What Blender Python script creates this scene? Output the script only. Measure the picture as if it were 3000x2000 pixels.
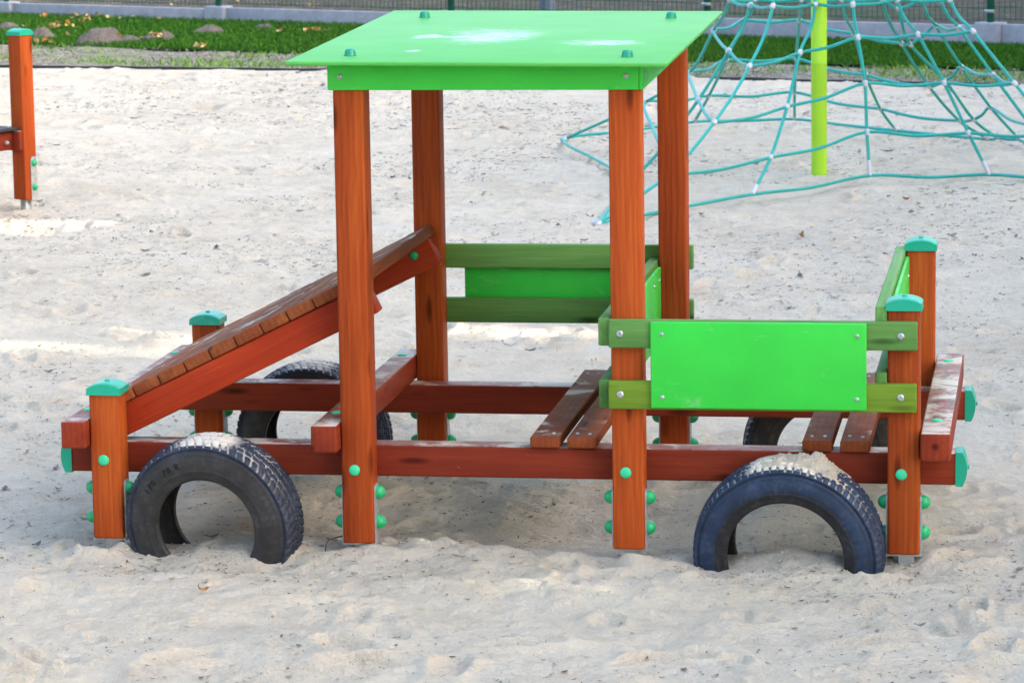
import bpy, bmesh, math, random
import numpy as np
from mathutils import Vector, Matrix
R = math.radians
for o in list(bpy.data.objects): bpy.data.objects.remove(o)
scene = bpy.context.scene
COL = scene.collection
rng = random.Random(7)

# ------------------------------------------------------------------ camera
cd = bpy.data.cameras.new('camera'); cam = bpy.data.objects.new('camera', cd); COL.objects.link(cam)
cd.sensor_width = 36; cd.lens = 10045.96 / 3000 * 36; cd.clip_end = 500; cd.clip_start = .1
CAMP = Vector((2.7727, -9.5407, 2.1521))
_r, _p, _y = R(-.8897), R(-9.1357), R(-9.0616)
fw = Vector((math.sin(_y) * math.cos(_p), math.cos(_y) * math.cos(_p), math.sin(_p)))
rt0 = Vector((math.cos(_y), -math.sin(_y), 0)); up0 = rt0.cross(fw)
rt = rt0 * math.cos(_r) + up0 * math.sin(_r); up = -rt0 * math.sin(_r) + up0 * math.cos(_r)
cam.matrix_world = Matrix(((rt.x, up.x, -fw.x, CAMP.x), (rt.y, up.y, -fw.y, CAMP.y), (rt.z, up.z, -fw.z, CAMP.z), (0, 0, 0, 1)))
cd.dof.use_dof = True; cd.dof.focus_distance = 9.9; cd.dof.aperture_fstop = 16
scene.camera = cam

# ------------------------------------------------------------------ light
SUN_EL, SUN_AZ = 26.0, -8.0        # azimuth of the sun measured from +x, counter-clockwise
sd = Vector((math.cos(R(SUN_AZ)) * math.cos(R(SUN_EL)), math.sin(R(SUN_AZ)) * math.cos(R(SUN_EL)), math.sin(R(SUN_EL))))
w = bpy.data.worlds.new('World'); scene.world = w; w.use_nodes = True
nt = w.node_tree; bg = nt.nodes['Background']
sky = nt.nodes.new('ShaderNodeTexSky'); sky.sky_type = 'NISHITA'; sky.sun_disc = False
sky.sun_elevation = R(SUN_EL); sky.sun_rotation = R(90 - SUN_AZ)
sky.air_density = 1.0; sky.dust_density = 4.0; sky.ozone_density = .6
nt.links.new(sky.outputs[0], bg.inputs[0]); bg.inputs[1].default_value = .15
ld = bpy.data.lights.new('sun', 'SUN'); ld.energy = 2.0; ld.angle = R(.55); ld.color = (1, .93, .80)
lo = bpy.data.objects.new('sun', ld); COL.objects.link(lo); lo.rotation_euler = (-sd).to_track_quat('-Z', 'Y').to_euler()
scene.view_settings.view_transform = 'Standard'; scene.view_settings.look = 'None'; scene.view_settings.gamma = 1
scene.view_settings.exposure = 2.72
scene.render.engine = 'CYCLES'

# ------------------------------------------------------------------ node helpers
def mat(name):
    m = bpy.data.materials.new(name); m.use_nodes = True
    return m, m.node_tree, m.node_tree.nodes['Principled BSDF']
def N(nt, t, **kw):
    n = nt.nodes.new(t)
    for k, v in kw.items():
        if k.startswith('i_'):
            key = k[2:]; n.inputs[int(key) if key.isdigit() else key].default_value = v
        else: setattr(n, k, v)
    return n
def L(nt, a, b): nt.links.new(a, b)
def ramp(nt, stops, interp='LINEAR'):
    n = nt.nodes.new('ShaderNodeValToRGB'); n.color_ramp.interpolation = interp
    e = n.color_ramp.elements
    while len(e) < len(stops): e.new(.5)
    for q, (p, c) in zip(e, stops):
        q.position = p; q.color = (c if len(c) == 4 else (*c, 1)) if not isinstance(c, (int, float)) else (c, c, c, 1)
    return n
def mixc(nt, fac, a, b, bt='MIX'):
    n = nt.nodes.new('ShaderNodeMix'); n.data_type = 'RGBA'; n.blend_type = bt
    for s, v in ((n.inputs[0], fac), (n.inputs[6], a), (n.inputs[7], b)):
        if hasattr(v, 'is_output'): nt.links.new(v, s)
        else: s.default_value = v if isinstance(v, (int, float)) else (*v, 1)
    return n.outputs[2]
def math_(nt, op, a, b=0.0, clamp=False):
    n = nt.nodes.new('ShaderNodeMath'); n.operation = op; n.use_clamp = clamp
    for s, v in ((n.inputs[0], a), (n.inputs[1], b)):
        if hasattr(v, 'is_output'): nt.links.new(v, s)
        else: s.default_value = v
    return n.outputs[0]
def bump(nt, bs, h, dist, strength=1.0):
    b = nt.nodes.new('ShaderNodeBump'); b.inputs['Distance'].default_value = dist; b.inputs['Strength'].default_value = strength
    nt.links.new(h, b.inputs['Height'])
    if bs.inputs['Normal'].links: nt.links.new(bs.inputs['Normal'].links[0].from_socket, b.inputs['Normal'])
    nt.links.new(b.outputs[0], bs.inputs['Normal'])
def mapped(nt, coord, scale):
    m = nt.nodes.new('ShaderNodeMapping'); m.inputs['Scale'].default_value = scale; nt.links.new(coord, m.inputs[0]); return m.outputs[0]
def noise(nt, coord, scale, detail=4, rough=.6, dist=0):
    n = N(nt, 'ShaderNodeTexNoise', i_Scale=scale, i_Detail=detail, i_Roughness=rough, i_Distortion=dist)
    nt.links.new(coord, n.inputs['Vector']); return n.outputs[0]

SANDC = (.62, .55, .45)

def wood(name, light, mid, dark, rough=.5, sand=0.0, contrast=1.0, knots=True):
    m, nt, bs = mat(name)
    g = N(nt, 'ShaderNodeAttribute', attribute_name='grain').outputs['Vector']
    n1 = noise(nt, mapped(nt, g, (1.0, 11, 11)), 1.0, 5, .6, .5)
    n2 = noise(nt, mapped(nt, g, (5, 170, 170)), 1.0, 3, .6)
    w1 = N(nt, 'ShaderNodeTexWave', wave_type='BANDS', bands_direction='Y', i_Scale=11.0, i_Distortion=5.0, i_Detail=2.0)
    w1.inputs['Detail Scale'].default_value = .8
    L(nt, mapped(nt, g, (.55, 1.6, 1.2)), w1.inputs['Vector'])
    n0 = noise(nt, mapped(nt, g, (.7, 4, 4)), 1.0, 3, .5)
    f = math_(nt, 'ADD', math_(nt, 'MULTIPLY', math_(nt, 'ADD', math_(nt, 'MULTIPLY', n1, .55), math_(nt, 'MULTIPLY', n0, .45)), .72), math_(nt, 'MULTIPLY', n2, .235))
    f = math_(nt, 'ADD', f, math_(nt, 'MULTIPLY', w1.outputs[1], .045))
    rp = ramp(nt, [(.5 - .2 * contrast, dark), (.52, mid), (.52 + .2 * contrast, light)]); L(nt, f, rp.inputs[0])
    c = rp.outputs[0]
    if knots:
        v = N(nt, 'ShaderNodeTexVoronoi', i_Scale=1.0); v.inputs['Randomness'].default_value = 1
        L(nt, mapped(nt, g, (3.4, 15, 15)), v.inputs['Vector'])
        k = ramp(nt, [(.04, 1.0), (.11, .7), (.20, 0.0)]); L(nt, v.outputs['Distance'], k.inputs[0])
        c = mixc(nt, math_(nt, 'MULTIPLY', k.outputs[0], .8), c, tuple(x * .3 for x in dark))
    oi = N(nt, 'ShaderNodeObjectInfo')
    hs = N(nt, 'ShaderNodeHueSaturation'); L(nt, c, hs.inputs['Color'])
    mr = N(nt, 'ShaderNodeMapRange'); L(nt, oi.outputs['Random'], mr.inputs[0]); mr.inputs[3].default_value = .82; mr.inputs[4].default_value = 1.16
    L(nt, mr.outputs[0], hs.inputs['Value'])
    c = hs.outputs[0]
    # dusty scuffs and specks on the stain
    ob = N(nt, 'ShaderNodeTexCoord').outputs['Object']
    sp = ramp(nt, [(.70, 0.0), (.78, 1.0)]); L(nt, noise(nt, ob, 60, 4, .7), sp.inputs[0])
    c = mixc(nt, math_(nt, 'MULTIPLY', sp.outputs[0], .25), c, SANDC)
    if sand > 0:
        ge = N(nt, 'ShaderNodeNewGeometry'); sx = N(nt, 'ShaderNodeSeparateXYZ'); L(nt, ge.outputs['Normal'], sx.inputs[0])
        upm = math_(nt, 'SMOOTH_MIN', math_(nt, 'MULTIPLY', math_(nt, 'SUBTRACT', sx.outputs[2], .75), 6, True), 1.0)
        nn = ramp(nt, [(.60 - .14 * sand, 0.0), (.67 - .1 * sand, 1.0)]); L(nt, noise(nt, ob, 5.5, 6, .68, .4), nn.inputs[0])
        dust = ramp(nt, [(.35, 0.0), (.8, .45 * sand)]); L(nt, noise(nt, ob, 14, 6, .75), dust.inputs[0])
        mk = math_(nt, 'MULTIPLY', math_(nt, 'MAXIMUM', math_(nt, 'MULTIPLY', nn.outputs[0], .85), dust.outputs[0]), upm, True)
        c = mixc(nt, mk, c, SANDC)
    L(nt, c, bs.inputs['Base Color'])
    rr = ramp(nt, [(.3, rough - .06), (.75, rough + .14)]); L(nt, n1, rr.inputs[0]); L(nt, rr.outputs[0], bs.inputs['Roughness'])
    bs.inputs['Specular IOR Level'].default_value = .10
    bump(nt, bs, f, .0022, .8)
    return m

def plastic(name, col, rough=.4, scuff=0.0, var=.06, spec=.4):
    m, nt, bs = mat(name)
    ob = N(nt, 'ShaderNodeTexCoord').outputs['Object']
    n1 = noise(nt, ob, 3.0, 5, .6)
    rp = ramp(nt, [(.3, tuple(x * (1 - var) for x in col)), (.7, tuple(min(1, x * (1 + var)) for x in col))]); L(nt, n1, rp.inputs[0])
    c = rp.outputs[0]
    if scuff:
        s = ramp(nt, [(.58, 0.0), (.78, 1.0)]); L(nt, noise(nt, mapped(nt, ob, (5, 5, 9)), 1.0, 8, .78, .8), s.inputs[0])
        c = mixc(nt, math_(nt, 'MULTIPLY', s.outputs[0], scuff), c, (.55, .55, .5))
    L(nt, c, bs.inputs['Base Color'])
    rr = ramp(nt, [(.3, rough - .07), (.7, rough + .1)]); L(nt, noise(nt, ob, 9, 4, .6), rr.inputs[0]); L(nt, rr.outputs[0], bs.inputs['Roughness'])
    bs.inputs['Specular IOR Level'].default_value = spec
    bump(nt, bs, noise(nt, ob, 260, 2, .5), .0006, .5)
    return m

M_POST = wood('stained_pine_posts', (.54, .135, .020), (.345, .062, .012), (.155, .018, .006), .5, contrast=.95)
M_BEAM = wood('dark_stained_beams', (.36, .062, .022), (.235, .035, .015), (.13, .018, .010), .45, sand=1.0, contrast=.9)
M_SLOPE = wood('sloped_beam_stain', (.46, .070, .014), (.31, .033, .010), (.17, .016, .007), .48)
M_DECK = wood('deck_plank_stain', (.36, .120, .045), (.23, .062, .022), (.10, .025, .010), .82, sand=.35)
M_SEAT = wood('seat_slat_stain', (.32, .090, .026), (.21, .052, .017), (.105, .024, .010), .7, sand=.3)
M_GRAIL = wood('green_stained_rails', (.19, .37, .10), (.115, .26, .065), (.05, .13, .032), .55)
M_YRAIL = wood('yellow_green_stained_rail', (.20, .285, .032), (.115, .195, .02), (.05, .105, .011), .55)
M_PANEL = plastic('bright_green_panel', (.028, .52, .045), .42, .40, .12)
M_CAP = plastic('turquoise_cap', (.007, .34, .205), .4, .3)
M_BALL = plastic('green_bolt_cover', (.012, .36, .13), .32, .05)
M_DOME = plastic('dark_turquoise_dome', (.008, .27, .15), .35, .1)
M_DISC = plastic('mint_bolt_disc', (.035, .53, .25), .4, .2)
M_DARK = plastic('black_rubber', (.03, .03, .035), .7, .2)
M_LIME = plastic('lime_painted_pole', (.36, .66, .030), .4, .08)
M_WHITE = plastic('white_rope_clamp', (.50, .50, .53), .5, .1)

# roof sheet: same green, with white scuffs on top
def roof_mat():
    m, nt, bs = mat('green_roof_sheet')
    ob = N(nt, 'ShaderNodeTexCoord').outputs['Object']
    c0 = ramp(nt, [(.3, (.070, .35, .060)), (.7, (.095, .41, .075))]); L(nt, noise(nt, ob, 4, 5, .6), c0.inputs[0])
    sx = N(nt, 'ShaderNodeSeparateXYZ'); L(nt, ob, sx.inputs[0])
    def blob(cx, cy, rx, ry):
        a = math_(nt, 'DIVIDE', math_(nt, 'SUBTRACT', sx.outputs[0], cx), rx); b = math_(nt, 'DIVIDE', math_(nt, 'SUBTRACT', sx.outputs[1], cy), ry)
        d = math_(nt, 'ADD', math_(nt, 'MULTIPLY', a, a), math_(nt, 'MULTIPLY', b, b))
        return math_(nt, 'SUBTRACT', 1, d, True)
    bl = math_(nt, 'MAXIMUM', blob(-.10, .05, .20, .34), math_(nt, 'MAXIMUM', blob(.27, -.15, .17, .13), math_(nt, 'MAXIMUM', blob(-.29, .02, .07, .12), blob(-.255, -.41, .035, .05))))
    n = noise(nt, mapped(nt, ob, (8, 13, 5)), 1.3, 9, .78, .9)
    k = ramp(nt, [(.585, 0.0), (.78, 1.0)]); L(nt, math_(nt, 'ADD', n, math_(nt, 'MULTIPLY', bl, .24)), k.inputs[0])
    g = ramp(nt, [(.5, 0.0), (.9, .35)]); L(nt, noise(nt, mapped(nt, ob, (2, 9, 5)), 1.3, 7, .7, .4), g.inputs[0])
    kk = math_(nt, 'MULTIPLY', k.outputs[0], bl); kk = math_(nt, 'MULTIPLY', kk, 1.25, True)
    c = mixc(nt, g.outputs[0], c0.outputs[0], (.14, .42, .17))
    c = mixc(nt, kk, c, (.40, .52, .44))
    L(nt, c, bs.inputs['Base Color']); bs.inputs['Roughness'].default_value = .5; bs.inputs['Specular IOR Level'].default_value = .16
    bump(nt, bs, noise(nt, ob, 200, 2, .5), .0006, .5)
    return m
M_ROOF = roof_mat()

def steel():
    m, nt, bs = mat('galvanised_steel')
    ob = N(nt, 'ShaderNodeTexCoord').outputs['Object']
    r_ = ramp(nt, [(.3, (.36, .38, .40)), (.7, (.55, .57, .60))]); L(nt, noise(nt, ob, 40, 4, .6), r_.inputs[0]); L(nt, r_.outputs[0], bs.inputs['Base Color'])
    bs.inputs['Metallic'].default_value = .7; bs.inputs['Roughness'].default_value = .45
    return m
M_STEEL = steel()

def sand_mat():
    m, nt, bs = mat('pale_sand')
    ob = N(nt, 'ShaderNodeTexCoord').outputs['Object']
    big = noise(nt, ob, .9, 5, .6); med = noise(nt, ob, 7, 6, .65); fine = noise(nt, ob, 90, 5, .7); grit = noise(nt, ob, 420, 3, .7)
    s = math_(nt, 'ADD', math_(nt, 'MULTIPLY', big, .35), math_(nt, 'ADD', math_(nt, 'MULTIPLY', med, .35), math_(nt, 'MULTIPLY', fine, .3)))
    rp = ramp(nt, [(.36, (.53, .45, .345)), (.5, (.66, .58, .455)), (.62, (.72, .645, .52))]); L(nt, s, rp.inputs[0])
    c = rp.outputs[0]
    dk = ramp(nt, [(.57, 0.0), (.69, 1.0)]); L(nt, noise(nt, mapped(nt, ob, (20, 24, 16)), 1.0, 7, .78, .6), dk.inputs[0])
    c = mixc(nt, math_(nt, 'MULTIPLY', dk.outputs[0], .42), c, (.30, .255, .195))
    sp = ramp(nt, [(.66, 0.0), (.72, 1.0)]); L(nt, noise(nt, ob, 130, 3, .7), sp.inputs[0])
    c = mixc(nt, math_(nt, 'MULTIPLY', sp.outputs[0], .35), c, (.14, .12, .10))
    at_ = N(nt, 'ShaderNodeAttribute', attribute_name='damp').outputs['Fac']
    c = mixc(nt, at_, c, (.46, .40, .32))  # darker tone for damp sand and the painted shade under the car
    L(nt, c, bs.inputs['Base Color']); bs.inputs['Roughness'].default_value = .95; bs.inputs['Specular IOR Level'].default_value = .12
    h = math_(nt, 'ADD', math_(nt, 'MULTIPLY', noise(nt, ob, 42, 6, .75), 1.0), math_(nt, 'MULTIPLY', fine, .25))
    bump(nt, bs, h, .022, 1.0)
    bump(nt, bs, grit, .003, .6)
    return m
M_SAND = sand_mat()

def soil_mat(name, stops, sc=6, bd=.02, green=None):
    m, nt, bs = mat(name)
    ob = N(nt, 'ShaderNodeTexCoord').outputs['Object']
    f = math_(nt, 'ADD', math_(nt, 'MULTIPLY', noise(nt, ob, sc, 6, .7), .6), math_(nt, 'MULTIPLY', noise(nt, ob, sc * 9, 4, .7), .4))
    rp = ramp(nt, stops); L(nt, f, rp.inputs[0]); c = rp.outputs[0]
    if green:
        k = ramp(nt, [(.50, 0.0), (.62, .75)]); L(nt, noise(nt, mapped(nt, ob, green[1]), 1.0, 6, .7, .5), k.inputs[0]); c = mixc(nt, k.outputs[0], c, green[0])
    L(nt, c, bs.inputs['Base Color']); bs.inputs['Roughness'].default_value = .95; bs.inputs['Specular IOR Level'].default_value = .1
    bump(nt, bs, f, bd, 1)
    return m
M_GRAVEL = soil_mat('grey_gravel_soil', [(.36, (.10, .085, .07)), (.5, (.25, .215, .18)), (.62, (.44, .39, .33))], 9, .04, ((.17, .26, .06), (1.3, 1.6, 1)))
M_LAWN = soil_mat('lawn_soil', [(.36, (.008, .035, .003)), (.6, (.018, .065, .005))], 4, .03)
M_MOLE = soil_mat('grey_brown_earth', [(.36, (.09, .075, .065)), (.62, (.26, .22, .19))], 30, .03)
M_BEYOND = soil_mat('rough_ground', [(.36, (.03, .026, .02)), (.5, (.075, .063, .05)), (.66, (.18, .15, .12))], 5, .05, ((.018, .075, .008), (.10, .45, 1)))
M_CONC = soil_mat('grey_concrete', [(.3, (.25, .25, .28)), (.5, (.34, .34, .38)), (.7, (.43, .43, .47))], 12, .004)

def leaf_mat(name, stops, trans=.0):
    m, nt, bs = mat(name)
    oi = N(nt, 'ShaderNodeObjectInfo'); ge = N(nt, 'ShaderNodeNewGeometry')
    f = math_(nt, 'FRACT', math_(nt, 'ADD', oi.outputs['Random'], ge.outputs['Random Per Island']))
    rp = ramp(nt, stops); L(nt, f, rp.inputs[0]); L(nt, rp.outputs[0], bs.inputs['Base Color'])
    bs.inputs['Roughness'].default_value = .6; bs.inputs['Specular IOR Level'].default_value = .2
    return m
M_GRASS = leaf_mat('grass_blades', [(0, (.016, .080, .002)), (.5, (.036, .140, .004)), (1, (.075, .21, .010))])
M_WEED = leaf_mat('weed_leaves', [(0, (.10, .22, .03)), (1, (.24, .40, .08))])
M_YLEAF = leaf_mat('yellow_leaves', [(0, (.50, .33, .06)), (.35, (.52, .22, .05)), (.6, (.60, .46, .20)), (1, (.60, .52, .34))])
M_BLEAF = leaf_mat('brown_leaves', [(0, (.30, .11, .04)), (.5, (.40, .22, .10)), (1, (.22, .13, .07))])
M_CHIP = leaf_mat('bark_chips', [(0, (.06, .054, .046)), (.5, (.16, .14, .11)), (.85, (.24, .19, .13)), (1, (.38, .29, .17))])
M_CROWN = leaf_mat('crown_leaves', [(0, (.05, .10, .02)), (1, (.12, .16, .03))])
M_TRUNK = soil_mat('bark', [(.3, (.06, .045, .035)), (.7, (.16, .13, .10))], 8, .03)
M_FENCE = plastic('dark_green_fence_steel', (.008, .085, .055), .45, .0)
M_GREYPOLE = plastic('grey_blue_pole', (.12, .16, .22), .5, .0)

def rope_mat():
    m, nt, bs = mat('teal_rope')
    g = N(nt, 'ShaderNodeAttribute', attribute_name='grain').outputs['Vector']
    wv = N(nt, 'ShaderNodeTexWave', wave_type='BANDS', bands_direction='DIAGONAL', i_Scale=1.0); L(nt, mapped(nt, g, (40, 5, 0)), wv.inputs['Vector'])
    rp = ramp(nt, [(0, (.006, .33, .295)), (1, (.04, .56, .49))]); L(nt, wv.outputs[1], rp.inputs[0]); L(nt, rp.outputs[0], bs.inputs['Base Color'])
    bs.inputs['Roughness'].default_value = .5; bump(nt, bs, wv.outputs[1], .003, .6)
    return m
M_ROPE = rope_mat()

def tyre_mat(name, paint, side, side_mix, sand_top):
    m, nt, bs = mat(name)
    ob = N(nt, 'ShaderNodeTexCoord').outputs['Object']
    at_ = N(nt, 'ShaderNodeAttribute', attribute_name='tyre').outputs['Vector']     # x: radial 0..1, y: groove 0..1, z: inside
    sx = N(nt, 'ShaderNodeSeparateXYZ'); L(nt, at_, sx.inputs[0])
    n = noise(nt, ob, 9, 6, .68); nf = noise(nt, ob, 70, 4, .7)
    pr = ramp(nt, [(.3, tuple(x * .62 for x in paint)), (.5, paint), (.75, tuple(x * 1.6 for x in paint))]); L(nt, n, pr.inputs[0])
    sr = ramp(nt, [(.3, tuple(x * .65 for x in side)), (.7, tuple(x * 1.5 for x in side))]); L(nt, n, sr.inputs[0])
    rm = ramp(nt, [(side_mix - .10, 0.0), (side_mix + .06, 1.0)]); L(nt, math_(nt, 'ADD', sx.outputs[0], math_(nt, 'MULTIPLY', math_(nt, 'SUBTRACT', n, .5), .22)), rm.inputs[0])
    c = mixc(nt, rm.outputs[0], sr.outputs[0], pr.outputs[0])
    c = mixc(nt, sx.outputs[2], c, (.018, .018, .02))
    du = ramp(nt, [(.50, 0.0), (.74, .24)]); L(nt, math_(nt, 'ADD', math_(nt, 'MULTIPLY', n, .4), math_(nt, 'MULTIPLY', nf, .6)), du.inputs[0])
    c = mixc(nt, du.outputs[0], c, (.19, .185, .185))
    ge = N(nt, 'ShaderNodeNewGeometry'); sn = N(nt, 'ShaderNodeSeparateXYZ'); L(nt, ge.outputs['Normal'], sn.inputs[0])
    so = N(nt, 'ShaderNodeSeparateXYZ'); L(nt, ob, so.inputs[0])
    gr = ramp(nt, [(.40, 0.0), (.50, 1.0)]); L(nt, noise(nt, ob, 26, 3, .6), gr.inputs[0])
    ztop = math_(nt, 'MULTIPLY', math_(nt, 'SUBTRACT', so.outputs[2], .10), 9, True)
    gm = math_(nt, 'MULTIPLY', math_(nt, 'MULTIPLY', math_(nt, 'GREATER_THAN', sx.outputs[1], .5), gr.outputs[0]), ztop)
    tp = math_(nt, 'MULTIPLY', math_(nt, 'SUBTRACT', so.outputs[2], sand_top), 90, True)
    tn = ramp(nt, [(.40, 0.0), (.48, 1.0)]); L(nt, noise(nt, ob, 22, 5, .7, .6), tn.inputs[0])
    tm = math_(nt, 'MULTIPLY', math_(nt, 'MULTIPLY', tp, tn.outputs[0]), math_(nt, 'GREATER_THAN', sx.outputs[0], .93))
    c = mixc(nt, math_(nt, 'MAXIMUM', math_(nt, 'MULTIPLY', gm, .6), tm, True), c, SANDC)
    L(nt, c, bs.inputs['Base Color'])
    rr = ramp(nt, [(.3, .42), (.7, .68)]); L(nt, nf, rr.inputs[0]); L(nt, rr.outputs[0], bs.inputs['Roughness'])
    bs.inputs['Specular IOR Level'].default_value = .35
    bump(nt, bs, nf, .0012, .6)
    return m
M_TYRE_F = tyre_mat('worn_black_tyre', (.017, .024, .044), (.025, .023, .023), .78, .240)
M_TYRE_R = tyre_mat('blue_painted_tyre', (.011, .026, .060), (.013, .0135, .017), .36, .244)
M_LETTER = plastic('rubber_lettering', (.005, .005, .006), .6, 0)

# ------------------------------------------------------------------ object helpers
def tag(o, label=None, cat=None, group=None, kind=None):
    for k, v in (('label', label), ('category', cat), ('group', group), ('kind', kind)):
        if v: o[k] = v
    return o
def empty(name, loc, label, cat, group=None):
    o = bpy.data.objects.new(name, None); o.empty_display_size = .1; COL.objects.link(o); o.location = loc
    return tag(o, label, cat, group)
def link(name, me, m, parent=None):
    o = bpy.data.objects.new(name, me); COL.objects.link(o)
    if m is not None and not me.materials: me.materials.append(m)
    if parent is not None:
        o.parent = parent
        p = parent; off = Vector((0, 0, 0))
        while p is not None: off += p.location if p.type == 'EMPTY' or p.get('_own') else Vector((0, 0, 0)); p = p.parent
        me.transform(Matrix.Translation(-off))
    return o
def set_grain(me, arr):
    a = me.attributes.new('grain', 'FLOAT_VECTOR', 'POINT'); a.data.foreach_set('vector', np.asarray(arr, dtype=np.float32).ravel())
def from_bm(bm, smooth=True, ang=35):
    me = bpy.data.meshes.new('mesh'); bmesh.ops.recalc_face_normals(bm, faces=bm.faces)
    for f in bm.faces: f.smooth = smooth
    if smooth:
        for e in bm.edges:
            if len(e.link_faces) == 2 and e.calc_face_angle(0) > R(ang): e.smooth = False
    bm.to_mesh(me); bm.free(); return me
def box(name, m, parent, p0, p1, grain='z', bev=.004, seg=2, X=None, ends_rough=False):
    """bevelled board between two corners; X transforms it after the grain is laid"""
    bm = bmesh.new(); bmesh.ops.create_cube(bm, size=1)
    c = [(a + b) / 2 for a, b in zip(p0, p1)]; s = [abs(b - a) for a, b in zip(p0, p1)]
    for v in bm.verts: v.co = Vector([v.co[i] * s[i] + c[i] for i in range(3)])
    if bev: bmesh.ops.bevel(bm, geom=bm.edges[:], offset=bev, segments=seg, profile=.5, affect='EDGES', clamp_overlap=True)
    me = from_bm(bm, True, 50)
    k = 'xyz'.index(grain); order = [k] + [i for i in range(3) if i != k]
    co = np.empty(len(me.vertices) * 3, np.float32); me.vertices.foreach_get('co', co); co = co.reshape(-1, 3)
    off = np.array([rng.uniform(0, 30), rng.uniform(0, 3), rng.uniform(0, 3)])
    set_grain(me, co[:, order] + off)
    if X is not None: me.transform(X)
    return link(name, me, m, parent)
def lathe(prof, seg=24, axis='z', loc=(0, 0, 0)):
    """surface of revolution, prof = [(r, h)]; r = 0 closes"""
    bm = bmesh.new(); rings = []
    for r_, h in prof:
        if r_ < 1e-6: rings.append([bm.verts.new((0, 0, h))])
        else: rings.append([bm.verts.new((r_ * math.cos(2 * math.pi * i / seg), r_ * math.sin(2 * math.pi * i / seg), h)) for i in range(seg)])
    for a, b in zip(rings, rings[1:]):
        for i in range(seg):
            j = (i + 1) % seg
            if len(a) == 1 and len(b) == 1: continue
            if len(a) == 1: bm.faces.new((a[0], b[i], b[j]))
            elif len(b) == 1: bm.faces.new((a[i], b[0], a[j]))
            else: bm.faces.new((a[i], b[i], b[j], a[j]))
    Mx = {'z': Matrix.Identity(4), 'x': Matrix.Rotation(R(90), 4, 'Y'), '-x': Matrix.Rotation(R(-90), 4, 'Y'), '-y': Matrix.Rotation(R(90), 4, 'X'), 'y': Matrix.Rotation(R(-90), 4, 'X')}[axis] if isinstance(axis, str) else axis
    bmesh.ops.transform(bm, matrix=Matrix.Translation(loc) @ Mx, verts=bm.verts)
    return from_bm(bm, True, 50)
def dome(name, m, parent, loc, r_, h, axis, flat=.5):
    prof = [(r_ * .97, -.003), (r_, h * .06)] + [(r_ * math.cos(R(a)), h * (.06 + .94 * math.sin(R(a)))) for a in (18, 36, 52, 66, 78)] + [(0, h)]
    return link(name, lathe(prof, 20, axis, loc), m, parent)
def screw(parent, loc, axis, r_=.0062):
    prof = [(r_, -.003), (r_, .001), (r_ * .85, .0032), (r_ * .45, .0042), (r_ * .4, .0022), (0, .0020)]
    return link('screw', lathe(prof, 14, axis, loc), M_STEEL, parent)
def tube(pts, r_, seg=8, sub=4, closed=False):
    P = [Vector(p) for p in pts]; Q = []
    for i in range(len(P) - 1):
        p0 = P[max(i - 1, 0)]; p1 = P[i]; p2 = P[i + 1]; p3 = P[min(i + 2, len(P) - 1)]
        for k in range(sub):
            t = k / sub
            Q.append(.5 * ((2 * p1) + (-p0 + p2) * t + (2 * p0 - 5 * p1 + 4 * p2 - p3) * t * t + (-p0 + 3 * p1 - 3 * p2 + p3) * t ** 3))
    Q.append(P[-1])
    vs, fs, gr = [], [], []; dist = 0; nrm = None
    for i, q in enumerate(Q):
        t = (Q[min(i + 1, len(Q) - 1)] - Q[max(i - 1, 0)]).normalized()
        if nrm is None: nrm = t.orthogonal().normalized()
        nrm = (nrm - t * nrm.dot(t)).normalized(); b = t.cross(nrm)
        if i: dist += (q - Q[i - 1]).length
        for k in range(seg):
            a = 2 * math.pi * k / seg
            vs.append(q + (nrm * math.cos(a) + b * math.sin(a)) * r_); gr.append((dist, k / seg * 6.283, 0))
    for i in range(len(Q) - 1):
        for k in range(seg):
            j = (k + 1) % seg; fs.append((i * seg + k, i * seg + j, (i + 1) * seg + j, (i + 1) * seg + k))
    fs.append(tuple(range(seg))[::-1]); fs.append(tuple((len(Q) - 1) * seg + k for k in range(seg)))
    me = bpy.data.meshes.new('tube'); me.from_pydata([tuple(v) for v in vs], [], fs); me.polygons.foreach_set('use_smooth', [True] * len(fs)); set_grain(me, gr)
    return me
def quads(verts, faces, m, name, parent=None, smooth=False):
    me = bpy.data.meshes.new(name); verts = np.asarray(verts, np.float32); faces = np.asarray(faces, np.int32)
    k = faces.shape[1]
    me.vertices.add(len(verts)); me.vertices.foreach_set('co', verts.ravel())
    me.loops.add(faces.size); me.loops.foreach_set('vertex_index', faces.ravel())
    me.polygons.add(len(faces)); me.polygons.foreach_set('loop_start', np.arange(0, faces.size, k, dtype=np.int32))
    me.polygons.foreach_set('loop_total', np.full(len(faces), k, np.int32))
    if smooth: me.polygons.foreach_set('use_smooth', np.ones(len(faces), bool))
    me.update(calc_edges=True); me.validate()
    return link(name, me, m, parent)

# ------------------------------------------------------------------ noise in numpy
_prm = np.random.RandomState(3).rand(512, 512).astype(np.float32)
def vnoise(x, y, f, ox=0.0, oy=0.0):
    x = np.asarray(x) * f + ox + 1000.3; y = np.asarray(y) * f + oy + 1000.7
    xi = np.floor(x).astype(int); yi = np.floor(y).astype(int); fx = x - xi; fy = y - yi
    fx = fx * fx * fx * (fx * (fx * 6 - 15) + 10); fy = fy * fy * fy * (fy * (fy * 6 - 15) + 10)
    g = lambda a, b: _prm[(xi + a) & 511, (yi + b) & 511]
    return (g(0, 0) * (1 - fx) + g(1, 0) * fx) * (1 - fy) + (g(0, 1) * (1 - fx) + g(1, 1) * fx) * fy - .5
def fbm(x, y, f, o, ox=0.0):
    s = 0; a = 1
    for k in range(o): s = s + vnoise(x, y, f * 2.03 ** k, ox + k * 17.3, k * 9.1) * a; a *= .5
    return s

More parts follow.
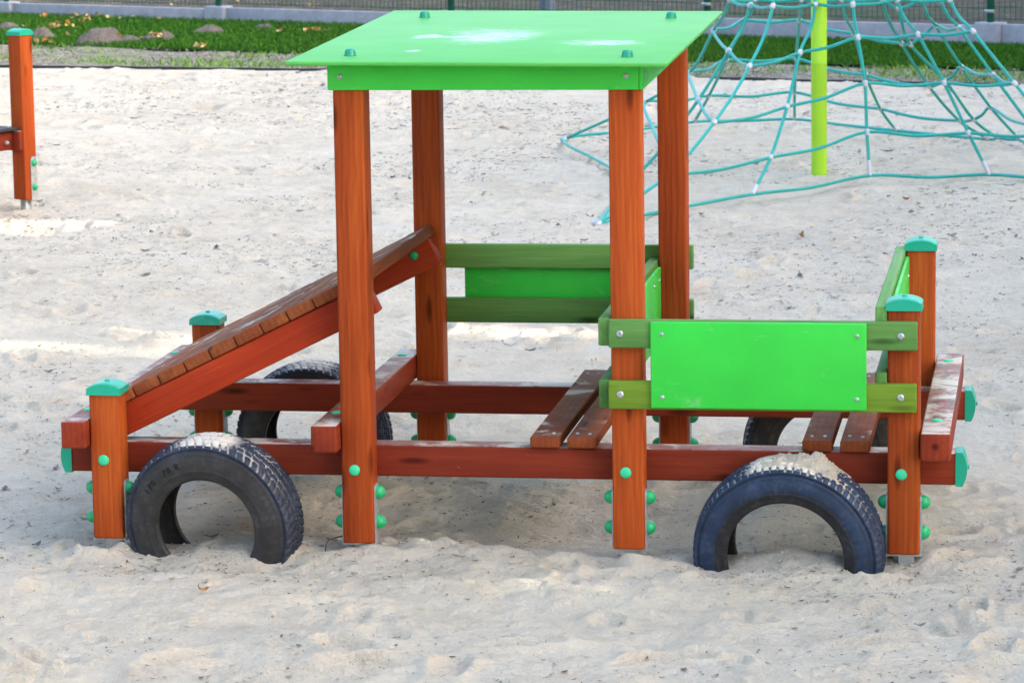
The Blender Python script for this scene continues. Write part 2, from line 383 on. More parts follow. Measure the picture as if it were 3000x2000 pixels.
# ------------------------------------------------------------------ ground lines
def poly(pts):
    xs = [p[0] for p in pts]; ys = [p[1] for p in pts]
    return lambda x: np.interp(x, xs, ys)
SAND_END = poly([(-40, 22.0), (-5.74, 17.49), (-2.96, 17.10), (2.06, 15.70), (40, 3.0)])
GRASS_START = poly([(-40, 32), (-6.53, 20.02), (-3.67, 18.83), (2.28, 17.0), (40, 5.5)])
FA = Vector((-7.58, 23.97, 0)); FB = Vector((1.07, 19.95, 0)); FD = (FB - FA).normalized(); FNRM = Vector((-FD.y, FD.x, 0))

# dents, heaps and footprints of the sand
_rs = np.random.RandomState(11)
nd = 3600
DX = _rs.uniform(-7, 7, nd); DY = -3 + 21 * _rs.rand(nd) ** 1.25; DA = _rs.uniform(0, np.pi, nd)
DL = _rs.uniform(.035, .12, nd) * (1 + .03 * DY); DW = DL * _rs.uniform(.3, .65, nd); DD = _rs.uniform(.006, .022, nd) * (DL / .08)
HEAPS = [(1.453, 9.95, .25, .25, .02), (.03, -.01, .10, .09, .022), (.79, -.03, .11, .08, .017), (1.58, -.03, .11, .08, .018), (2.06, .03, .15, .10, .034), (1.83, -.09, .09, .07, -.022), (2.26, -.06, .08, .07, -.016), (1.24, .02, .26, .09, .028), (.93, .05, .10, .08, .020), (.19, -.12, .10, .08, -.020), (.36, .06, .12, .10, .016),
         (.55, -.13, .12, .09, -.036), (2.55, .08, .16, .10, .028), (2.7, .12, .1, .08, -.02), (2.44, .06, .06, .06, .01), (2.40, -.06, .10, .06, -.012), (1.15, .50, .40, .30, -.035), (1.55, .55, .35, .25, -.02), 
         (2.05, .35, .25, .16, -.02), (.35, .45, .2, .2, -.01), (1.5, -.45, .5, .08, .012), (1.1, -.36, .3, .05, .012), (-.9, 5.5, 1.2, .5, .03), (2.8, 3.5, 1.0, .5, .025), (-2.66, 8.25, .25, .2, .016)]
# a few walked lines of footprints
_f = np.random.RandomState(5)
for x0, y0, a0, n_ in ((-2.0, 3.2, .35, 9), (3.4, 1.6, 2.2, 8), (.2, -1.3, .15, 7), (-3.0, 9.0, -.2, 10), (1.0, 4.6, 1.3, 9), (2.6, -.9, 1.1, 6), (-1.6, 13.0, .1, 9), (3.0, 6.5, 2.6, 8)):
    for k in range(n_):
        i = _f.randint(0, nd); sd_ = .07 * (1 if k % 2 else -1)
        DX[i] = x0 + math.cos(a0) * .42 * k - math.sin(a0) * sd_ + _f.normal(0, .03); DY[i] = y0 + math.sin(a0) * .42 * k + math.cos(a0) * sd_ + _f.normal(0, .03)
        DA[i] = a0 + _f.normal(0, .15); DL[i] = .12; DW[i] = .05; DD[i] = _f.uniform(.016, .030)
def sand_z(x, y):
    x = np.asarray(x, float); y = np.asarray(y, float)
    z = -.042 + .030 * fbm(x, y * 1.3, .9, 3) + .022 * fbm(x, y * 1.2, 3.2, 3, 5.0)
    rg = 1 - 2 * np.abs(fbm(x + .05 * vnoise(x, y, 9), y * 1.3, 6.5, 3, 31.0)); z = z + .010 * (rg - .6)
    near = np.clip(1.2 - np.abs(y - .1) / 1.6, .35, 1)
    lump = fbm(x, y, 17, 3, 77.0); z = z + (.006 * near + .002) * lump + .008 * near * np.clip(fbm(x, y, 11, 3, 91.0) - .12, 0, 1)
    z = z + .004 * fbm(x, y, 50, 2, 13.0)
    for cx, cy, rx, ry, h in HEAPS: z = z + h * np.exp(-((x - cx) / rx) ** 2 - ((y - cy) / ry) ** 2)
    z = z - .018 * np.clip((y - 6) / 2, 0, 1) * np.clip((14 - y) / 2, 0, 1)
    e = np.clip((SAND_END(x) - y) / .5, 0, 1); z = z * e + (1 - e) * -.026
    z = np.where(y > SAND_END(x), -.10, z)
    return z
def damp_shade(x, y):  # damp sand together with the car's shade, painted as soft dark spots
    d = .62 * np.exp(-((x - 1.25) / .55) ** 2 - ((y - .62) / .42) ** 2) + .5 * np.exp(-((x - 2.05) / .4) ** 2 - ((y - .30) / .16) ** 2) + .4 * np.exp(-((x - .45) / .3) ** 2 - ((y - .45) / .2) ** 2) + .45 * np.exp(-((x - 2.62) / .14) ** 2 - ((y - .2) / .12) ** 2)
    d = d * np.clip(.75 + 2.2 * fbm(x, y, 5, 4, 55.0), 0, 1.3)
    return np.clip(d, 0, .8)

def build_sand():
    rows = [-3.2]
    while rows[-1] < 18.6:
        y = rows[-1]; rows.append(y + max(.0105, .0105 * ((y + 9.5) / 9.5) ** 1.6))
    rows = np.array(rows); u = np.concatenate([[-16, -8, -5, -3.5, -2.6, -2.1, -1.8, -1.6, -1.45, -1.32, -1.22, -1.14, -1.08, -1.03], np.linspace(-1, 1, 620), [1.03, 1.08, 1.14, 1.22, 1.32, 1.45, 1.6, 1.8, 2.1, 2.6, 3.5, 5, 8, 16]]); n = len(u)
    d = rows + 9.54; cx = 2.77 - d * math.tan(R(9.06)); hw = d * .165 + .55
    X = cx[:, None] + hw[:, None] * u[None]; Y = np.repeat(rows[:, None], n, 1)
    Z = sand_z(X, Y)
    # dents pressed into the nearby grid
    for i in range(nd):
        r_ = DL[i] * 2.2
        a = np.searchsorted(rows, DY[i] - r_); b = np.searchsorted(rows, DY[i] + r_)
        if b <= a: continue
        k = (a + b) // 2 if (a + b) // 2 < len(rows) else len(rows) - 1
        ua = max(0, np.searchsorted(u, (DX[i] - r_ - cx[k]) / hw[k]) - 2); ub = min(n, np.searchsorted(u, (DX[i] + r_ - cx[k]) / hw[k]) + 3)
        if ua < 10 or ub > n - 10: continue
        if ub <= ua: continue
        x = X[a:b, ua:ub] - DX[i]; y = Y[a:b, ua:ub] - DY[i]; c, s = math.cos(DA[i]), math.sin(DA[i])
        q = ((x * c + y * s) / DL[i]) ** 2 + ((-x * s + y * c) / DW[i]) ** 2
        Z[a:b, ua:ub] += DD[i] * (-np.exp(-q * 1.6) + .55 * np.exp(-(np.sqrt(q) - 1.15) ** 2 * 7))
    V = np.stack([X, Y, Z], -1).reshape(-1, 3)
    i = np.arange(len(rows) - 1)[:, None] * n + np.arange(n - 1)[None]; i = i.ravel()
    o = quads(V, np.stack([i, i + 1, i + n + 1, i + n], 1), M_SAND, 'sand', None, True)
    a = o.data.attributes.new('damp', 'FLOAT', 'POINT'); a.data.foreach_set('value', damp_shade(X, Y).ravel().astype(np.float32))
    tag(o, kind='structure')
    # coarse sand all round
    V = [(-60, -60, -.16), (60, -60, -.16), (60, -3, -.16), (-60, -3, -.16)]
    tag(quads(V, [(0, 1, 2, 3)], M_SAND, 'sand', None), kind='structure')
build_sand()
def strip_mesh(name, f0, f1, z, m, nx=260, ny=14, amp=.0, freq=3.0, x0=-40, x1=40):
    xs = np.linspace(x0, x1, nx); T = np.linspace(0, 1, ny)
    X = np.repeat(xs[None], ny, 0); Y = f0(X) * (1 - T[:, None]) + f1(X) * T[:, None]
    Z = z + amp * fbm(X, Y, freq, 3, 3.0); V = np.stack([X, Y, Z], -1).reshape(-1, 3)
    i = (np.arange(ny - 1)[:, None] * nx + np.arange(nx - 1)[None]).ravel()
    return quads(V, np.stack([i, i + 1, i + nx + 1, i + nx], 1), m, name, None, True)
fence_y = lambda x: FA.y + (np.asarray(x) - FA.x) * FD.y / FD.x
tag(strip_mesh('gravel_strip', lambda x: SAND_END(x) + .02, GRASS_START, -.025, M_GRAVEL, 700, 30, .03, 2.2, -20, 16), kind='structure')
tag(strip_mesh('lawn', GRASS_START, lambda x: fence_y(x) - .02, -.012, M_LAWN, 300, 16, .01, 1.5, -20, 16), kind='structure')
tag(strip_mesh('rough_ground', lambda x: fence_y(x), lambda x: fence_y(x) + 160, -.03, M_BEYOND, 200, 200, .08, .8, -80, 80), kind='structure')
tag(quads([(-300, -300, -.3), (300, -300, -.3), (300, 300, -.3), (-300, 300, -.3)], [(0, 1, 2, 3)], M_BEYOND, 'ground'), kind='structure')

# black rubber edging between the sand and the gravel
def edging():
    xs = np.linspace(-14, 12, 420); bm = bmesh.new(); pr = []
    for x in xs:
        y = float(SAND_END(x)); h = -.010 + .010 * float(vnoise(x, 0, 1.7)) + .008 * float(vnoise(x, 3, 7))
        pr.append([bm.verts.new((x, y - .006, -.14)), bm.verts.new((x, y - .006, h)), bm.verts.new((x, y + .012, h)), bm.verts.new((x, y + .012, -.14))])
    for a, b in zip(pr, pr[1:]):
        for k in range(3): bm.faces.new((a[k], a[k + 1], b[k + 1], b[k]))
    tag(link('garden_edging', from_bm(bm), M_DARK), 'thin black rubber edging strip where the sand meets the gravel', 'edging')
edging()

# ------------------------------------------------------------------ the play car
W = .09; D = 1.199
XF, XC1, XC2, XR = -.003, .745, 1.535, 2.318
car = empty('play_car', (1.2, .6, 0), 'wooden play car with green roof, red brown posts and half buried tyres', 'play car')

def bracket(post, x, y, z0, deep=True):
    """two steel side plates with a foot under the post, with round bolt covers"""
    bm = bmesh.new()
    def plate(xx0, xx1, top):
        prof = [(y + .022, z0 - .006), (y + .022, top - .02)] + [(y + .045 + .023 * math.cos(a), top - .02 + .02 * math.sin(a)) for a in [math.pi * k / 8 for k in range(8, -1, -1)]] + [(y + .068, z0 - .006)]
        fr = [[bm.verts.new((xx, p[0], p[1])) for p in prof] for xx in (xx0, xx1)]
        bm.faces.new(fr[0]); bm.faces.new(fr[1][::-1])
        for i in range(len(prof)):
            j = (i + 1) % len(prof); bm.faces.new((fr[0][i], fr[1][i], fr[1][j], fr[0][j]))
    plate(x - .0055, x - .0005, z0 + .172); plate(x + W + .0005, x + W + .0055, z0 + .172)
    c = bmesh.ops.create_cube(bm, size=1)['verts']
    for v in c: v.co = Vector((v.co.x * (W + .010) + x + W / 2, v.co.y * .06 + y + .045, v.co.z * .005 + z0 - .0035))
    c = bmesh.ops.create_cube(bm, size=1)['verts']
    for v in c: v.co = Vector((v.co.x * .045 + x + W / 2 + .008, v.co.y * .045 + y + .045, v.co.z * .25 + z0 - .132))
    link('bracket', from_bm(bm), M_STEEL, post)
    for s, ax in ((x + W + .006, 'x'), (x - .006, '-x')):
        for zz in (.145, .057): dome('bolt_cover', M_BALL, post, (s, y + .045, z0 + zz), .0205, .024, ax)
def cap(post, x, y, z, m=M_CAP):
    s = W / 2 + .006; cx, cy = x + W / 2, y + W / 2; bm = bmesh.new(); n = 12; rows = []
    lo, hi = z - .004, z + .018
    for i in range(n + 1):
        t = -1 + 2 * i / n; row = []
        for j in range(n + 1):
            u = -1 + 2 * j / n
            h = hi + .013 * (1 - t * t)
            e = max(abs(t), abs(u)); ins = 1.0 if e < .99 else .985
            row.append(bm.verts.new((cx + s * t * ins, cy + s * u * ins, h - (.003 if e > .99 else 0))))
        rows.append(row)
    for i in range(n):
        for j in range(n): bm.faces.new((rows[i][j], rows[i + 1][j], rows[i + 1][j + 1], rows[i][j + 1]))
    rim = [rows[i][0] for i in range(n)] + [rows[n][j] for j in range(n)] + [rows[i][n] for i in range(n, 0, -1)] + [rows[0][j] for j in range(n, 0, -1)]
    low = []
    for v in rim:
        a = max(-1, min(1, (v.co.x - cx) / s / .985)); b = max(-1, min(1, (v.co.y - cy) / s / .985))
        low.append(bm.verts.new((cx + s * a, cy + s * b, lo)))
    for i in range(len(rim)):
        j = (i + 1) % len(rim); bm.faces.new((rim[i], low[i], low[j], rim[j]))
    bm.faces.new(low)
    # little moulded knob in the middle
    for k in bmesh.ops.create_uvsphere(bm, u_segments=12, v_segments=8, radius=.008)['verts']: k.co = Vector((k.co.x + cx, k.co.y + cy, k.co.z * .7 + hi + .013))
    link('cap', from_bm(bm, True, 40), m, post)
def post(x, y, z0, z1, capped=False, bolt=None, lean=0.0):
    X = Matrix.Translation((x, y, 0)) @ Matrix.Shear('XY', 4, (lean, 0)) @ Matrix.Translation((-x, -y, 0)) if lean else None
    p = box('post', M_POST, car, (x, y, z0), (x + W, y + W, z1), 'z', .007, 3, X)
    bracket(p, x, y, z0)
    if capped: cap(p, x, y, z1)
    if bolt: dome('bolt_cover', M_DISC, p, (x + W / 2 - .006, y, bolt), .0165, .008, '-y')
    return p
post(XF, 0, .000, .432, True, .235)
post(XC1, 0, .000, 1.385, False, .217)
post(XC2, 0, -.003, 1.380, False, .222)
post(XR, 0, -.003, .700, True, .229)
post(XF + .006, D, .012, .452, True)
post(XC1, D, .012, 1.410)
post(XC2, D, .012, 1.405)
post(XR, D, .012, .708, True)

# long beams with end caps
def end_cap(parent, x, y, sgn, z0, z1):
    bm = bmesh.new(); n = 10; a0, a1 = y - .003, y + W + .003; b0, b1 = z0 - .003, z1 + .003; rows = []
    for i in range(n + 1):
        t = -1 + 2 * i / n; row = []
        for j in (0, 1):
            row.append(bm.verts.new((x + sgn * (.014 + .013 * (1 - t * t)), a0 + (a1 - a0) * j, b0 + (b1 - b0) * i / n)))
        rows.append(row)
    for i in range(n): bm.faces.new((rows[i][0], rows[i + 1][0], rows[i + 1][1], rows[i][1]))
    back = [[bm.verts.new((x - sgn * .006, a0 + (a1 - a0) * j, b0 + (b1 - b0) * i / n)) for j in (0, 1)] for i in range(n + 1)]
    for i in range(n):
        bm.faces.new((rows[i][0], back[i][0], back[i + 1][0], rows[i + 1][0])); bm.faces.new((rows[i][1], rows[i + 1][1], back[i + 1][1], back[i][1]))
    bm.faces.new((rows[0][0], rows[0][1], back[0][1], back[0][0])); bm.faces.new((rows[n][0], back[n][0], back[n][1], rows[n][1]))
    for k in bmesh.ops.create_uvsphere(bm, u_segments=10, v_segments=6, radius=.007)['verts']: k.co = Vector((k.co.x + x + sgn * .027, k.co.y + (a0 + a1) / 2, k.co.z + (b0 + b1) / 2))
    link('end_cap', from_bm(bm, True, 40), M_CAP, parent)
ZB, ZT = .182, .274
for y in (W + .001, D - W - .001):
    b = box('long_beam', M_BEAM, car, (-.093, y, ZB), (2.512, y + W, ZT), 'x', .007, 3)
    end_cap(b, -.093, y, -1, ZB, ZT); end_cap(b, 2.512, y, 1, ZB, ZT)
# cross beams resting on them
for x0, x1, y0, y1, bx in ((-.079, -.005, -.040, 1.372, -.050), (.667, .744, -.050, 1.335, .700), (2.411, 2.496, -.042, 1.345, 2.452)):
    b = box('cross_beam', M_BEAM, car, (x0, y0, ZT + .001), (x1, y1, .355), 'y', .007, 3)
    for yy in (.160, 1.195): dome('bolt_cover', M_DISC, b, (bx, yy, .355), .0165, .006, 'z')

# sloped hood: two beams and the planks across them
SL = math.atan(.4895); cs, sn_ = math.cos(SL), math.sin(SL)
def slope_mat(y=0):   # local x along the slope, z normal, origin on the line of the beam's underside at x = .102
    return Matrix.Translation((.102, y, .300)) @ Matrix.Rotation(-SL, 4, 'Y')
for y0, y1 in ((.100, .168), (1.122, 1.190)):
    s = box('sloped_beam', M_SLOPE, car, (-.075, y0, 0), (.828, y1, .0895), 'x', .005, 2, slope_mat())
    dome('bolt_cover', M_BALL, s, (.760, y0, .690), .0145, .008, '-y')
np_ = 10; a0 = -.03; pw = (.842 - a0) / np_
for i in range(np_):
    jx = rng.uniform(-.006, .004)
    pl = box('plank', M_DECK, car, (a0 + i * pw + .0014, .093 + jx, .0905), (a0 + (i + 1) * pw - .0014, 1.197 + jx, (.125 + rng.uniform(-.0015, .0015))), 'y', .0055, 3, slope_mat())

# seats
for x0, x1 in ((1.287, 1.374), (1.395, 1.480), (2.072, 2.157), (2.180, 2.265)):
    s = box('seat_slat', M_SEAT, car, (x0, .072, ZT + .002), (x1, 1.235, .309), 'y', .006, 3)
    for yy in (.135, 1.06 + .1):
        for t in (.28, .72): screw(s, (x0 + (x1 - x0) * t, yy + rng.uniform(-.015, .015), .309), 'z', .0055)

# green stained rails and bright panels
r1 = box('rail', M_GRAIL, car, (1.532, -.030, .587), (2.402, -.0005, .668), 'x', .005, 3)
r2 = box('rail', M_YRAIL, car, (1.530, -.030, .411), (2.400, -.0005, .492), 'x', .005, 3); r2['label'] = 'yellowish green lower rail'
for r_, z in ((r1, .628), (r2, .454)):
    for x in (1.565, 2.356): screw(r_, (x, -.030, z), '-y', .0105)
p = box('panel', M_PANEL, car, (1.653, -.043, .418), (2.261, -.031, .665), 'x', .004, 3)
for x in (1.686, 2.235):
    for z in (.630, .450): screw(p, (x, -.043, z), '-y', .0062)
for z0, z1 in ((.588, .668), (.408, .490)): box('rail', M_GRAIL, car, (1.499, .000, z0), (1.533, 1.288, z1), 'y', .005, 3)
p = box('panel', M_PANEL, car, (1.534, .115, .415), (1.546, 1.172, .652), 'y', .003, 2)
for y in (.20, .98, 1.12):
    for z in (.615, .45): screw(p, (1.546, y, z), 'x', .006)
for z0, z1 in ((.627, .705), (.449, .530)): box('rail', M_GRAIL, car, (.752, 1.2905, z0), (1.636, 1.320, z1), 'x', .005, 3)
box('panel', M_PANEL, car, (.888, 1.321, .46), (1.5, 1.333, .70), 'x', .003, 2)
for z0, z1 in ((.628, .708), (.440, .520)): box('rail', M_GRAIL, car, (2.283, .000, z0), (2.3165, 1.290, z1), 'y', .005, 3)
p = box('panel', M_PANEL, car, (2.3175, .115, .45), (2.329, 1.172, .690), 'y', .003, 2)
for y in (.2, 1.08): screw(p, (2.329, y, .64), 'x', .006)

# roof sheet and fascia boards
RZ = lambda x, y: 1.4067 + .0233 * y - .0072 * (x - 1.2)
rm = Matrix(((1, 0, 0, 0), (0, 1, 0, 0), (-.0072, .0233, 1, 1.4067 + .0072 * 1.2), (0, 0, 0, 1)))
roof = box('roof', M_ROOF, car, (.636, -.122, -.012), (1.716, 1.500, 0), 'x', .004, 3, rm)
for x, y in ((XC1 + .045, .045), (XC2 + .05, .045), (XC1 + .042, D + .045), (XC2 + .042, D + .045)):
    prof = [(.0185, -.002), (.0185, .001), (.0165, .004), (.0155, .012), (.0135, .018), (.0085, .0205), (0, .021)]
    link('dome_nut', lathe(prof, 20, 'z', (x, y, RZ(x, y))), M_DOME, roof)
f = box('fascia', M_PANEL, car, (.735, -.0135, 1.317), (1.6235, -.0005, 1.3885), 'x', .0025, 2)
for x in (.770, 1.588): screw(f, (x, -.0135, 1.356), '-y', .0078)
fs_ = Matrix(((1, 0, 0, 0), (0, 1, 0, 0), (0, .0233, 1, 0), (0, 0, 0, 1)))
f = box('fascia', M_PANEL, car, (1.6240, -.0125, 1.317), (1.6360, 1.289, 1.3885), 'y', .0025, 2, fs_)
screw(f, (1.6360, .03, 1.357), 'x', .0078); screw(f, (1.6360, 1.24, 1.386), 'x', .0078)
box('fascia', M_PANEL, car, (.7305, .001, 1.317), (.7435, 1.289, 1.3905), 'y', .0025, 2, fs_)
box('fascia', M_PANEL, car, (.745, 1.2905, 1.350), (1.623, 1.302, 1.4155), 'x', .0025, 2)

# tyres
def tyre(RO, rb, Wd, m, style, loc, yaw, lean):
    nth = 432
    prof = []        # (r, w, tread?)   near side w < 0
    hw = Wd / 2
    for t in np.linspace(0, 1, 30):      # sidewall from bead to shoulder
        r_ = rb + (RO - .021 - rb) * t; w_ = -(hw * .74 + hw * .26 * math.sin(math.pi * min(1, .18 + t * .72)))
        prof.append((r_, w_, 0))
    for a in np.linspace(.15, 1, 5): prof.append((RO - .021 + .015 * math.sin(a * math.pi / 2), -(hw * .90 - .015 * (1 - math.cos(a * math.pi / 2))), 2 if a > .4 else 0))
    tw = hw * .90 - .015
    ws = np.linspace(-tw + .003, tw - .003, 34)
    for w_ in ws: prof.append((RO - .006 + .006 * (1 - (w_ / tw) ** 2), w_, 1))
    n0 = 35
    for q in reversed(prof[:n0]): prof.append((q[0], -q[1], q[2]))
    outer = len(prof)
    ins = []
    for q in prof[::-1]:                # inner lining
        rr, ww = q[0], q[1]
        if rr < RO - .02: ins.append((rr, ww * .86 if rr > rb + .012 else ww * .84, 3))
        else: ins.append((RO - .026, ww * .86, 3))
    prof += ins[::2] + [ins[-1]]
    th = np.arange(nth) / nth * 2 * np.pi
    P = np.array([(a, b) for a, b, _ in prof]); K = np.array([c for _, _, c in prof])
    rr = np.repeat(P[:, 0][None], nth, 0).copy(); ww = np.repeat(P[:, 1][None], nth, 0).copy(); g = np.zeros_like(rr)
    TH = np.repeat(th[:, None], len(prof), 1)
    un = ww / tw
    tread = (K[None] == 1) | (K[None] == 2)
    if style == 0:      # straight ribs and slanted shoulder sipes
        circ = (np.abs(np.abs(un) - .30) < .055) | (np.abs(np.abs(un) - .68) < .045)
        ph = np.modf(TH / (2 * np.pi) * 62 + np.abs(un) * .9 + 10)[0]; lat = (ph < .24) & (np.abs(un) > .30)
        ph2 = np.modf(TH / (2 * np.pi) * 124 + 10 + un * .5)[0]; lat |= (ph2 < .20) & (np.abs(un) < .30) & (np.abs(un) > .12)
    else:
        circ = (np.abs(np.abs(un) - .22) < .05) | (np.abs(np.abs(un) - .62) < .05)
        ph = np.modf(TH / (2 * np.pi) * 76 + np.sign(un) * un * .35 + 10)[0]; lat = (ph < .26) & (np.abs(un) > .62)
        ph2 = np.modf(TH / (2 * np.pi) * 76 + .5 + un * .6 + 10)[0]; lat |= (ph2 < .22) & (np.abs(un) < .62) & (np.abs(un) > .22)
    gm = tread & (circ | lat); gm &= ~((K[None] == 2) & ~lat)
    rr = rr - .0065 * gm; g = gm.astype(float)
    # ridges on the sidewall
    sw = (K[None] == 0); rel = (rr - rb) / (RO - rb)
    ww = np.where(sw, ww * (1 + .030 * np.exp(-((rel - .72) / .025) ** 2) + .028 * np.exp(-((rel - .27) / .025) ** 2) + .035 * np.exp(-((rel - .06) / .04) ** 2)), ww)
    X = rr * np.cos(TH); Z = rr * np.sin(TH); V = np.stack([X, ww, Z], -1).reshape(-1, 3); k = len(prof)
    i = np.arange(nth)[:, None] * k + np.arange(k)[None]; j = np.roll(i, -1, 0); i2 = np.roll(i, -1, 1); j2 = np.roll(j, -1, 1)
    F = np.stack([i, i2, j2, j], -1).reshape(-1, 4)
    me = bpy.data.meshes.new('tyre'); me.from_pydata(V.tolist(), [], F.tolist()); me.polygons.foreach_set('use_smooth', [True] * len(F))
    a = me.attributes.new('tyre', 'FLOAT_VECTOR', 'POINT')
    a.data.foreach_set('vector', np.stack([rel, g, np.repeat((K == 3)[None], nth, 0).astype(float)], -1).astype(np.float32).ravel())
    me.materials.append(m)
    o = bpy.data.objects.new('wheel', me); COL.objects.link(o); o.parent = car
    o.location = Vector(loc) - Vector(car.location); o.rotation_euler = (R(lean), 0, R(yaw)); o.rotation_mode = 'XYZ'
    prof_w = lambda r_: -(hw * .74 + hw * .26 * math.sin(math.pi * min(1, .18 + max(0, (r_ - rb) / (RO - .021 - rb)) * .72)))
    return o, prof_w
def lettering(wheel, prof_w, txt, r0, ang0, size):
    cu = bpy.data.curves.new('txt', 'FONT'); cu.body = txt; cu.size = size; cu.extrude = .0012; cu.space_character = 1.25
    t = bpy.data.objects.new('txt', cu); COL.objects.link(t); bpy.context.view_layer.update()
    me = bpy.data.meshes.new_from_object(t.evaluated_get(bpy.context.evaluated_depsgraph_get())); bpy.data.objects.remove(t)
    for v in me.vertices:
        a = R(ang0) - v.co.x / r0; r_ = r0 + v.co.y; h = prof_w(r_) - .0004 - (v.co.z + .0012)
        v.co = Vector((r_ * math.cos(a), h, r_ * math.sin(a)))
    me.materials.clear(); me.materials.append(M_LETTER)
    o = bpy.data.objects.new('lettering', me); COL.objects.link(o); o.parent = wheel
wf, pw1 = tyre(.262, .150, .155, M_TYRE_F, 0, (.362, .012, .056), -8, 8)
wf['label'] = 'worn dark tyre at the front, tread dusted with sand'
lettering(wf, pw1, '175   70 R', .196, 149, .026)
wr, pw2 = tyre(.274, .168, .165, M_TYRE_R, 1, (2.040, .010, .002), -5, 8)
wr['label'] = 'blue painted tyre at the rear near side'
tyre(.258, .149, .150, M_TYRE_F, 0, (.385, 1.285, .062), -4, 5)
tyre(.262, .152, .155, M_TYRE_F, 1, (2.055, 1.290, .050), 3, 4)

# heaped sand on top of the rear tyre
def sand_pile():
    RO, Wd = .274, .165; nth, nw = 220, 110; a0, a1 = R(50), R(110)
    th = np.linspace(a0, a1, nth); wv = np.linspace(-.052, .062, nw); T, Wv = np.meshgrid(th, wv, indexing='ij')
    env = np.clip(1 - np.abs((T - R(80)) / R(27)) ** 4, 0, 1) * np.clip(1 - np.abs((Wv - .014) / .050) ** 3, 0, 1)
    n = fbm(T, Wv * 3.6, 7, 3, 3.0); n2 = fbm(T, Wv * 3.6, 26, 3, 9.0)
    h = env * (.006 + .026 * np.clip(n + .12, -.2, .5) + .012 * n2 + .011 * np.exp(-((T - R(72)) / R(8)) ** 2)) - .005
    tong = np.exp(-((T - R(64)) / R(5)) ** 2) * np.clip((.050 + Wv) / .02, 0, 1) * np.clip((.03 - Wv) / .02, 0, 1)
    h = np.maximum(h, -.005 + .013 * tong * (1 + 2 * n2)); h = np.maximum(h, -.007)
    r_ = RO + h; V = np.stack([r_ * np.cos(T), Wv, r_ * np.sin(T)], -1).reshape(-1, 3)
    i = (np.arange(nth - 1)[:, None] * nw + np.arange(nw - 1)[None]).ravel()
    o = quads(V, np.stack([i, i + 1, i + nw + 1, i + nw], 1), M_SAND, 'sand_pile', None, True)
    o.location = (2.040, .010, .002); o.rotation_euler = (R(8), 0, R(-5))
    tag(o, 'clumpy pale sand heaped on top of the blue rear tyre', 'sand pile')
sand_pile()

# ------------------------------------------------------------------ rope climbing net
PX, PY = 1.453, 9.948
net = empty('climbing_net', (PX, PY, -.03), 'teal rope climbing pyramid hung from a lime green pole', 'climbing net')
pole = link('pole', lathe([(.045, -.3), (.045, .62), (.0458, .622), (.0458, .626), (.045, .628), (.045, 2.75), (.038, 2.79), (0, 2.80)], 32, 'z', (PX, PY, -.03)), M_LIME, net)
def pol(az, rz): return (PX + rz[0] * math.cos(R(az)), PY + rz[0] * math.sin(R(az)), rz[1])
# knots of every hanging rope, from the upper ring down to the sand
NET = {
    'front_arm': [pol(-112.6, q) for q in ((.57, .95), (.85, .64), (1.26, .37), (1.78, .14), (2.52, -.035))],
    'front_a': [pol(-103.2, q) for q in ((.07, .93), (.36, .68), (.60, .40), (.90, .15), (1.22, -.015))],
    'front_b': [pol(-52.6, q) for q in ((.34, .94), (.39, .76), (.46, .51), (.48, .24), (.51, .0))],
    'front_c': [pol(-10.0, q) for q in ((.45, .955), (.57, .76), (.72, .49), (.86, .21), (.98, -.02))],
    'right_a': [(2.19, 9.838, 0.954), (2.324, 9.714, 0.786), (2.557, 9.602, 0.505), (2.786, 9.489, 0.239), (3.047, 9.388, -0.02)],
    'right_b': [(2.13, 10.011, 0.944), (2.238, 10.079, 0.779), (2.428, 10.14, 0.508), (2.645, 10.202, 0.211), (2.837, 10.257, -0.02)],
    'right_c': [(2.015, 10.292, 0.927), (2.083, 10.668, 0.754), (2.227, 11.01, 0.484), (2.395, 11.352, 0.21), (2.57, 11.66, -0.02)],
    'back_a': [(1.884, 10.318, 0.877), (1.936, 10.723, 0.64), (2.128, 11.091, 0.394), (2.289, 11.46, 0.127), (2.435, 11.791, -0.02)],
    'back_b': [(1.791, 10.305, 0.928), (1.886, 10.696, 0.648), (2.033, 11.05, 0.366), (2.205, 11.406, 0.125), (2.377, 11.725, -0.02)],
    'back_c': [(1.554, 10.413, 0.922), (1.593, 10.922, 0.691), (1.639, 11.385, 0.406), (1.705, 11.848, 0.157), (1.785, 12.265, -0.02)],
    'back_d': [(1.31, 10.563, 0.915), (1.247, 11.237, 0.749), (1.182, 11.85, 0.47), (1.126, 12.463, 0.206), (1.084, 13.015, -0.02)],
    'back_e': [(1.039, 10.528, 0.918), (0.918, 11.163, 0.755), (0.757, 11.741, 0.473), (0.589, 12.319, 0.198), (0.44, 12.839, -0.02)],
    'left_a': [(0.914, 10.302, 0.933), (0.78, 10.69, 0.73), (0.599, 11.042, 0.451), (0.284, 11.395, 0.241), (-0.265, 11.712, -0.02)],
    'left_b': [(1.073, 9.848, 0.93), (0.959, 9.735, 0.681), (0.796, 9.633, 0.414), (0.60, 9.50, 0.15), (0.44, 9.40, -0.02)]}
NODES = [[Vector(q) for q in v] for v in NET.values()]
def clamp(p, d):
    q = d.normalized().to_track_quat('Z', 'Y').to_matrix().to_4x4()
    link('clamp', lathe([(0, -.018), (.012, -.017), (.0155, -.009), (.0155, .009), (.012, .017), (0, .018)], 12, q, p), M_WHITE, net)
def sleeve(p, q):
    d = (q - p); m = d.normalized().to_track_quat('Z', 'Y').to_matrix().to_4x4()
    link('sleeve', lathe([(0, 0), (.012, 0), (.012, .075), (.010, .085), (0, .085)], 12, m, p), M_WHITE, net)
ENDS = (0, 4, 12)
